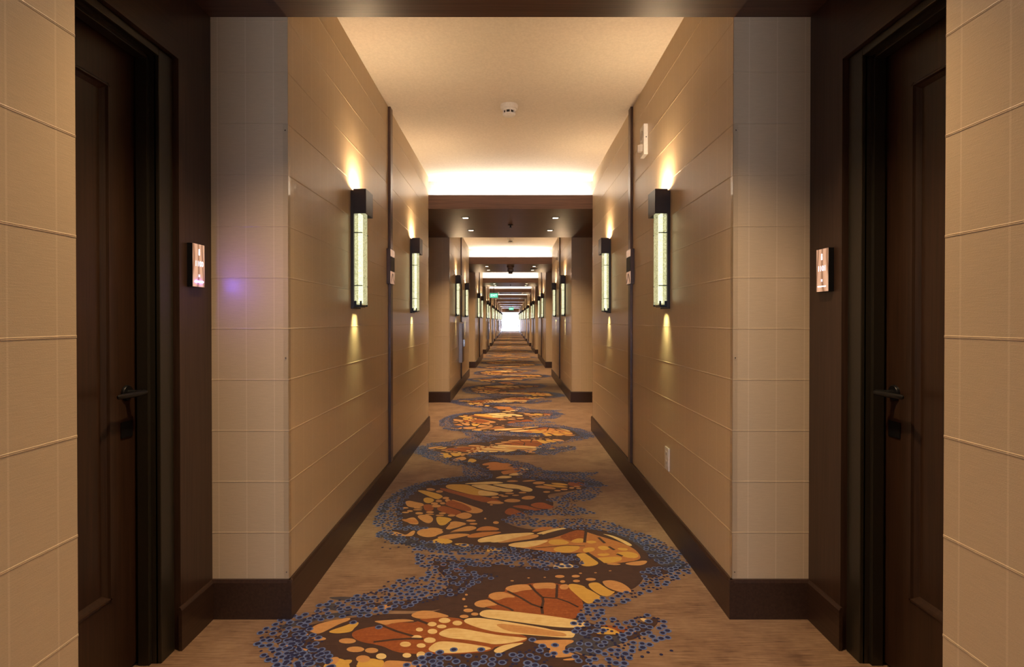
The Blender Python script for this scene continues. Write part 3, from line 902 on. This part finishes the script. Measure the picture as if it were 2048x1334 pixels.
# ------------------------------------------------------------------ wall sconces
def make_sconce():
    """origin on the wall at floor level below the middle of the fixture, +x out of the wall"""
    r = empty('wall_sconce')
    hw = 0.083
    boxes('back_plate', [(0.0, 0.017, -hw + 0.006, hw - 0.006, 1.297, 1.975)], M['bronze'], r, bevel=0.0015)
    t = 0.003
    boxes('lamp_housing', [(0.017, 0.017 + t, -hw, hw, 1.841, 1.982), (0.089 - t, 0.089, -hw, hw, 1.841, 1.982),
                           (0.017, 0.089, -hw, -hw + t, 1.841, 1.982), (0.017, 0.089, hw - t, hw, 1.841, 1.982),
                           (0.018, 0.088, -hw + t, hw - t, 1.900, 1.906)], M['bronze'], r)
    g = boxes('glass_block', [(0.0185, 0.060, -0.066, 0.066, 1.322, 1.860)], M['seeded'], r, bevel=0.002)
    boxes('light_bar', [(0.030, 0.043, -0.030, 0.030, 1.330, 1.85)], M['core'], r)
    for zz in (1.734, 1.430):
        for yy in (-0.069, 0.069):
            boxes('pin', [(0.016, 0.060, yy - 0.0025, yy + 0.0025, zz - 0.0025, zz + 0.0025), (0.0585, 0.0635, min(yy, yy * 0.86), max(yy, yy * 0.86), zz - 0.0025, zz + 0.0025)], M['black'], r)
    boxes('bottom_bracket', [(0.016, 0.050, -0.05, 0.05, 1.306, 1.318), (0.016, 0.030, -0.071, -0.066, 1.306, 1.342), (0.050, 0.060, -0.071, -0.066, 1.312, 1.342),
                             (0.016, 0.030, 0.066, 0.071, 1.306, 1.342), (0.050, 0.060, 0.066, 0.071, 1.312, 1.342), (0.02, 0.058, -0.071, 0.071, 1.310, 1.316)], M['black'], r)
    area_light('up_light', (0.053, 0, 1.970), (math.pi, 0, 0), 0.05, 0.13, P_UP, WARM, r)
    area_light('down_glow', (0.030, 0, 1.303), (0, 0, 0), 0.02, 0.08, P_DOWN * 0.25, (1.0, 0.92, 0.45), r, spread=math.radians(70))
    return r
proto = make_sconce()
first = True
count = {-1: 0, 1: 0}
for k in range(NB):
    for off in (1.004, 2.955):
        if ret(k) + off > Y_END - 0.3:
            continue
        for s in (-1, 1):
            o = proto if first else copy_tree(proto)
            first = False
            o.location = (s * W, ret(k) + off, 0)
            o.rotation_euler = (0, 0, 0 if s < 0 else math.pi)
            n = count[s]; count[s] += 1
            tag(o, 'bronze wall sconce with glowing seeded glass, %s along the %s wall' % (ORD[n] if n else 'first and nearest', SIDE[s]), 'sconce', 'bronze and glass wall sconces')

for s in (-1, 1):  # pair added out of view to warm the nearest walls
    o = copy_tree(proto)
    o.location = (s * W, -0.6, 0)
    o.rotation_euler = (0, 0, 0 if s < 0 else math.pi)
    tag(o, 'added unseen sconce behind the camera on the %s wall, warming the near walls' % SIDE[s], 'sconce', 'bronze and glass wall sconces')

# ------------------------------------------------------------------ recessed downlights in the soffits
def make_downlight():
    r = empty('recessed_downlight')
    q, i, z = 0.050, 0.031, 0.0
    boxes('trim', [(-q, q, -q, -i, -0.004, 0.0), (-q, q, i, q, -0.004, 0.0), (-q, -i, -i, i, -0.004, 0.0), (i, q, -i, i, -0.004, 0.0)], M['black'], r)
    boxes('lens', [(-i, i, -i, i, -0.0025, -0.0005)], M['lens'], r)
    d = bpy.data.lights.new('downlight_spot', 'SPOT')
    d.energy = P_SPOT
    d.color = WARM
    d.spot_size = math.radians(112)
    d.spot_blend = 0.9
    d.shadow_soft_size = 0.03
    l = bpy.data.objects.new('downlight_spot', d)
    l.location = (0, 0, -0.02)
    COL.objects.link(l)
    l.parent = r
    return r
dl = make_downlight()
first = True
for k in range(-1, NB - 1):
    b = RET0 + SEG + PER * k
    for j, dy in enumerate((0.56, 1.53)):
        for s in (-1, 1):
            if k < 0 and j == 0:
                continue
            o = dl if first else copy_tree(dl)
            first = False
            o.location = (s * 0.545, b + dy, SOFF - 0.0005)
            where = 'above the camera' if k < 0 else 'over the %s door bay' % ORD[k + 1]
            tag(o, 'small square downlight in dark soffit %s, %s %s lamp' % (where, ('front', 'rear')[j], SIDE[s]), 'downlight', 'square soffit downlights')

# ------------------------------------------------------------------ corner guards
def guard(s, y, far, label):
    g = empty('corner_guard', (s * W, y, 0))
    tag(g, label, 'corner guard', 'clear corner guards')
    l, t, e = 0.020, 0.0018, 0.0005
    d = -1 if not far else 1
    z0, z1 = 0.165, 2.035
    boxes('guard_strip', [(-s * e, s * l, d * e, d * (e + t), z0, z1), (-s * e, -s * (e + t), d * (e + t), -d * l, z0, z1)], M['glass'], g)
    for zz in (2.01, 1.075, 0.19):
        build('screw', lambda bm, zz=zz: add_lathe(bm, [(0.0028, 0), (0.0028, d * 0.0014), (0.0015, d * 0.0022)], 10, (s * 0.010, d * (e + t), zz), 'y'), M['chrome'], g)
    return g
for k in range(3):
    for s in (-1, 1):
        guard(s, ret(k), False, 'clear screwed corner guard at the start of the %s bay, %s wall' % (ORD[k], SIDE[s]))
        if k < 2:
            guard(s, end(k), True, 'clear corner guard at the far edge of the %s bay, %s wall' % (ORD[k], SIDE[s]))

# ------------------------------------------------------------------ upright trim strips and sign plaques
for k in range(NB - 1):
    for s in (-1, 1):
        y = ret(k) + 1.935
        o = boxes('trim_strip', [(0, -s * 0.020, 0, 0.073, BASE_H, CEIL - 0.001)], M['bronze2'], None, (s * W, y, 0), bevel=0.003)
        tag(o, 'upright bronze trim strip on the %s wall of the %s bay' % (SIDE[s], ORD[k]), 'trim', 'bronze wall trim strips')
        o['kind'] = 'structure'
for s in (-1, 1):
    y0 = 4.245
    p = empty('direction_plaque', (s * (W - 0.0185), y0, 1.63))
    tag(p, 'slim wood-faced plaque across the bronze strip on the %s wall' % SIDE[s], 'sign', 'wall plaques')
    boxes('backing', [(s * 0.0175, -s * 0.010, 0, 0.157, -0.13, 0.13)], M['bronze2'], p, bevel=0.001)
    boxes('face_print', [(-s * 0.010, -s * 0.0115, 0.004, 0.153, 0.075, 0.127), (-s * 0.010, -s * 0.0115, 0.004, 0.153, -0.127, -0.035)], M['sign_face'], p)
    boxes('dark_window', [(-s * 0.010, -s * 0.012, 0.01, 0.147, -0.035, 0.075)], M['slot'], p)
    def chev(bm, s=s):
        for a, b_ in ((0.02, 0.07), (0.137, 0.087)):
            add_prism(bm, [(a, -0.122), (a + 0.012, -0.122), (b_ + 0.006, -0.05), (b_ - 0.006, -0.05)], 'x', -s * 0.0113, -s * 0.0125)
    build('arrow_mark', chev, M['slot'], p)

# ------------------------------------------------------------------ room signs
for s in (-1, 1):
    p = empty('room_sign', (s * R, 2.191, 1.442))
    zc = 0.0 if s < 0 else -0.018
    p.location.z += zc
    tag(p, 'backlit room number sign with %s light bar on the %s wood pier' % ('blue' if s < 0 else 'white', SIDE[s]), 'sign', 'room number signs')
    boxes('housing', [(0, -s * 0.021, 0, 0.084, -0.0835, 0.0835)], M['black'], p, bevel=0.001)
    boxes('face', [(-s * 0.0208, -s * 0.0228, 0.001, 0.083, -0.0825, 0.0825)], M['sign_face'], p)
    xf = -s * 0.0229
    rot = (math.pi / 2, 0, math.pi / 2 if s < 0 else -math.pi / 2)
    text_mesh('number', '1100' if s < 0 else '1101', 0.030, M['sign_white'], p, (xf, 0.044, 0.006), rot)
    text_mesh('letter', 'H', 0.015, M['sign_white'], p, (xf, 0.044, -0.040), rot)
    def icon(bm, s=s, xf=xf):
        add_lathe(bm, [(0.004, 0), (0.004, -s * 0.001)], 14, (xf, 0.044, 0.060), 'x')
        add_box(bm, xf, xf - s * 0.001, 0.040, 0.048, 0.040, 0.055)
    build('icon', icon, M['sign_white'], p)
    boxes('light_bar', [(xf, xf - s * 0.001, 0.016, 0.072, -0.0645, -0.0610)], M['sign_blue'] if s < 0 else M['sign_bar'], p)

# ------------------------------------------------------------------ detectors, horn strobes, sprinklers, vents, outlet, cabinets, exit signs
def smoke(x, y, z, r, label, dark=False):
    o = empty('smoke_detector', (x, y, z))
    tag(o, label, 'smoke detector', 'smoke detectors')
    m = M['plastic'] if not dark else M['bronze2']
    q = r / 0.066
    v = q * 1.75
    build('base', lambda bm: add_lathe(bm, [(0.066 * q, 0), (0.066 * q, -0.012 * v), (0.060 * q, -0.018 * v)], 28), m, o, smooth=True)
    build('sensor_head', lambda bm: add_lathe(bm, [(0.052 * q, -0.017 * v), (0.050 * q, -0.024 * v), (0.047 * q, -0.026 * v)], 28), m, o, smooth=True)
    build('vent_ring', lambda bm: add_lathe(bm, [(0.040 * q, -0.025 * v), (0.040 * q, -0.038 * v)], 24), M['slot'], o)
    def ribs(bm):
        for i in range(8):
            a = i * math.pi / 4 + 0.2
            p = Vector((math.cos(a), math.sin(a), 0)) * 0.043 * q
            add_box(bm, p.x - 0.004 * q, p.x + 0.004 * q, p.y - 0.004 * q, p.y + 0.004 * q, -0.04 * v, -0.024 * v)
    build('rib', ribs, m, o)
    build('cap', lambda bm: add_lathe(bm, [(0.048 * q, -0.037 * v), (0.047 * q, -0.042 * v), (0.038 * q, -0.046 * v)], 28), m, o, smooth=True)
    return o
smoke(-0.01, 4.28, CEIL, 0.066, 'white round smoke detector on the nearest stretch of cream ceiling')
smoke(0, 11.25, CEIL, 0.066, 'white smoke detector on the second bay ceiling beyond the first soffit')
smoke(0, 13.1, SOFF, 0.085, 'large bronze detector near the front edge of the second soffit', True)
smoke(0, 14.2, SOFF, 0.075, 'smaller bronze detector near the rear edge of the second soffit', True)

def strobe(y, z, label):
    o = empty('horn_strobe', (W, y, z))
    tag(o, label, 'fire alarm', 'fire alarm horn strobes')
    boxes('housing', [(0, -0.030, 0, 0.115, 0, 0.205)], M['plastic'], o, bevel=0.006)
    build('speaker_grille', lambda bm: add_lathe(bm, [(0.036, -0.029), (0.036, -0.0315), (0.030, -0.033)], 24, (0, 0.058, 0.135), 'x'), M['cabinet'], o)
    def lens(bm):
        add_prism(bm, [(-0.029, 0.03), (-0.045, 0.038), (-0.058, 0.05), (-0.058, 0.066), (-0.045, 0.078), (-0.029, 0.086)], 'z', 0.028, 0.075)
    build('strobe_lens', lens, M['lens_clear'], o)
    build('screw', lambda bm: add_lathe(bm, [(0.004, 0.001), (0.004, -0.001)], 10, (-0.013, 0, 0.115), 'y'), M['slot'], o)
    return o
strobe(3.83, 2.335, 'white fire alarm horn strobe high on the first bay wall')
strobe(10.72, 2.335, 'white fire alarm horn strobe high on the second bay wall')

def sprinkler(y, label):
    o = empty('fire_sprinkler', (0.0, y, SOFF))
    tag(o, label, 'sprinkler', 'soffit sprinklers')
    build('escutcheon', lambda bm: add_lathe(bm, [(0.036, 0), (0.034, -0.005), (0.014, -0.010)], 20), M['black'], o, smooth=True)
    build('head', lambda bm: add_lathe(bm, [(0.010, -0.008), (0.009, -0.030), (0.018, -0.034), (0.018, -0.037)], 16), M['black'], o, smooth=True)
sprinkler(7.5, 'small dark sprinkler head in the middle of the first soffit')
for k in (2, 3, 4, 5):
    sprinkler(RET0 + SEG + PER * k + 1.1, 'small dark sprinkler head under the %s soffit' % ORD[k])

def vent(y, label):
    o = empty('ceiling_vent', (0.56, y, SOFF))
    tag(o, label, 'vent', 'soffit vents')
    q = 0.09
    boxes('frame', [(-q, q, -q, -q + .015, -0.006, 0), (-q, q, q - .015, q, -0.006, 0), (-q, -q + .015, -q, q, -0.006, 0), (q - .015, q, -q, q, -0.006, 0)], M['black'], o)
    for i in range(6):
        yy = -0.062 + i * 0.025
        boxes('slat', [(-q + .012, q - .012, yy - 0.007, yy + 0.007, -0.004, -0.001)], M['slot'], o)
vent(13.83, 'dark square vent grille in the second soffit')
vent(20.1, 'dark square vent grille in the third soffit')

o = empty('wall_outlet', (W, 3.30, 0.425))
tag(o, 'cream outlet cover low on the wall below the sconce', 'outlet')
boxes('cover_plate', [(0, -0.007, 0, 0.082, -0.066, 0.066)], M['plastic'], o, bevel=0.0025)
for zz in (-0.026, 0.026):
    q = boxes('socket', [(-0.0065, -0.0085, 0.025, 0.057, zz - 0.017, zz + 0.017)], M['plastic'], o, bevel=0.001)
    boxes('slot', [(-0.008, -0.0088, 0.034, 0.037, zz - 0.006, zz + 0.008), (-0.008, -0.0088, 0.045, 0.048, zz - 0.006, zz + 0.008)], M['slot'], q)

for k, nm in ((1, 'second'), (3, 'fourth'), (6, 'seventh'), (8, 'ninth')):
    o = empty('extinguisher_cabinet', (-W, ret(k) + 1.56, 0.479))
    tag(o, 'metal fire extinguisher cabinet standing proud of the wall in the %s bay' % nm, 'cabinet', 'fire extinguisher cabinets')
    boxes('body', [(0, 0.060, 0, 0.32, 0, 0.705)], M['cabinet'], o, bevel=0.002)
    boxes('top_trim', [(0, 0.073, -0.006, 0.326, 0.700, 0.722)], M['plastic'], o)
    d = boxes('door', [(0.060, 0.068, 0.006, 0.314, 0.01, 0.695)], M['bronze2'], o, bevel=0.001)
    boxes('pane', [(0.068, 0.0695, 0.12, 0.20, 0.08, 0.62)], M['glass'], d)
    boxes('handle', [(0.068, 0.085, 0.27, 0.285, 0.28, 0.40)], M['chrome'], d)

def exit_sign(x, y, z, wdt, label):
    o = empty('exit_sign', (x, y, z))
    tag(o, label, 'exit sign', 'green exit signs')
    h = wdt * 0.55
    boxes('panel', [(-wdt / 2, wdt / 2, 0, 0.02, -h / 2, h / 2)], M['exit_green'], o)
    boxes('frame', [(-wdt / 2 - .012, wdt / 2 + .012, 0.001, 0.03, h / 2, h / 2 + .02), (-wdt / 2 - .012, wdt / 2 + .012, 0.001, 0.03, -h / 2 - .012, -h / 2),
                    (-wdt / 2 - .012, -wdt / 2, 0.001, 0.03, -h / 2, h / 2), (wdt / 2, wdt / 2 + .012, 0.001, 0.03, -h / 2, h / 2)], M['plastic'], o)
    boxes('hanger', [(-0.012, 0.012, 0.005, 0.02, h / 2, SOFF - z + 0.001)], M['black'], o)
    text_mesh('lettering', 'EXIT', h * 0.72, M['exit_text'], o, (0, -0.001, 0), (math.pi / 2, 0, 0))
exit_sign(-0.61, 21.05, 2.143, 0.29, 'green exit sign hanging off-centre beneath the third soffit')
exit_sign(0.06, 46.0, 2.17, 0.36, 'green exit sign hanging mid-corridor before the far window')
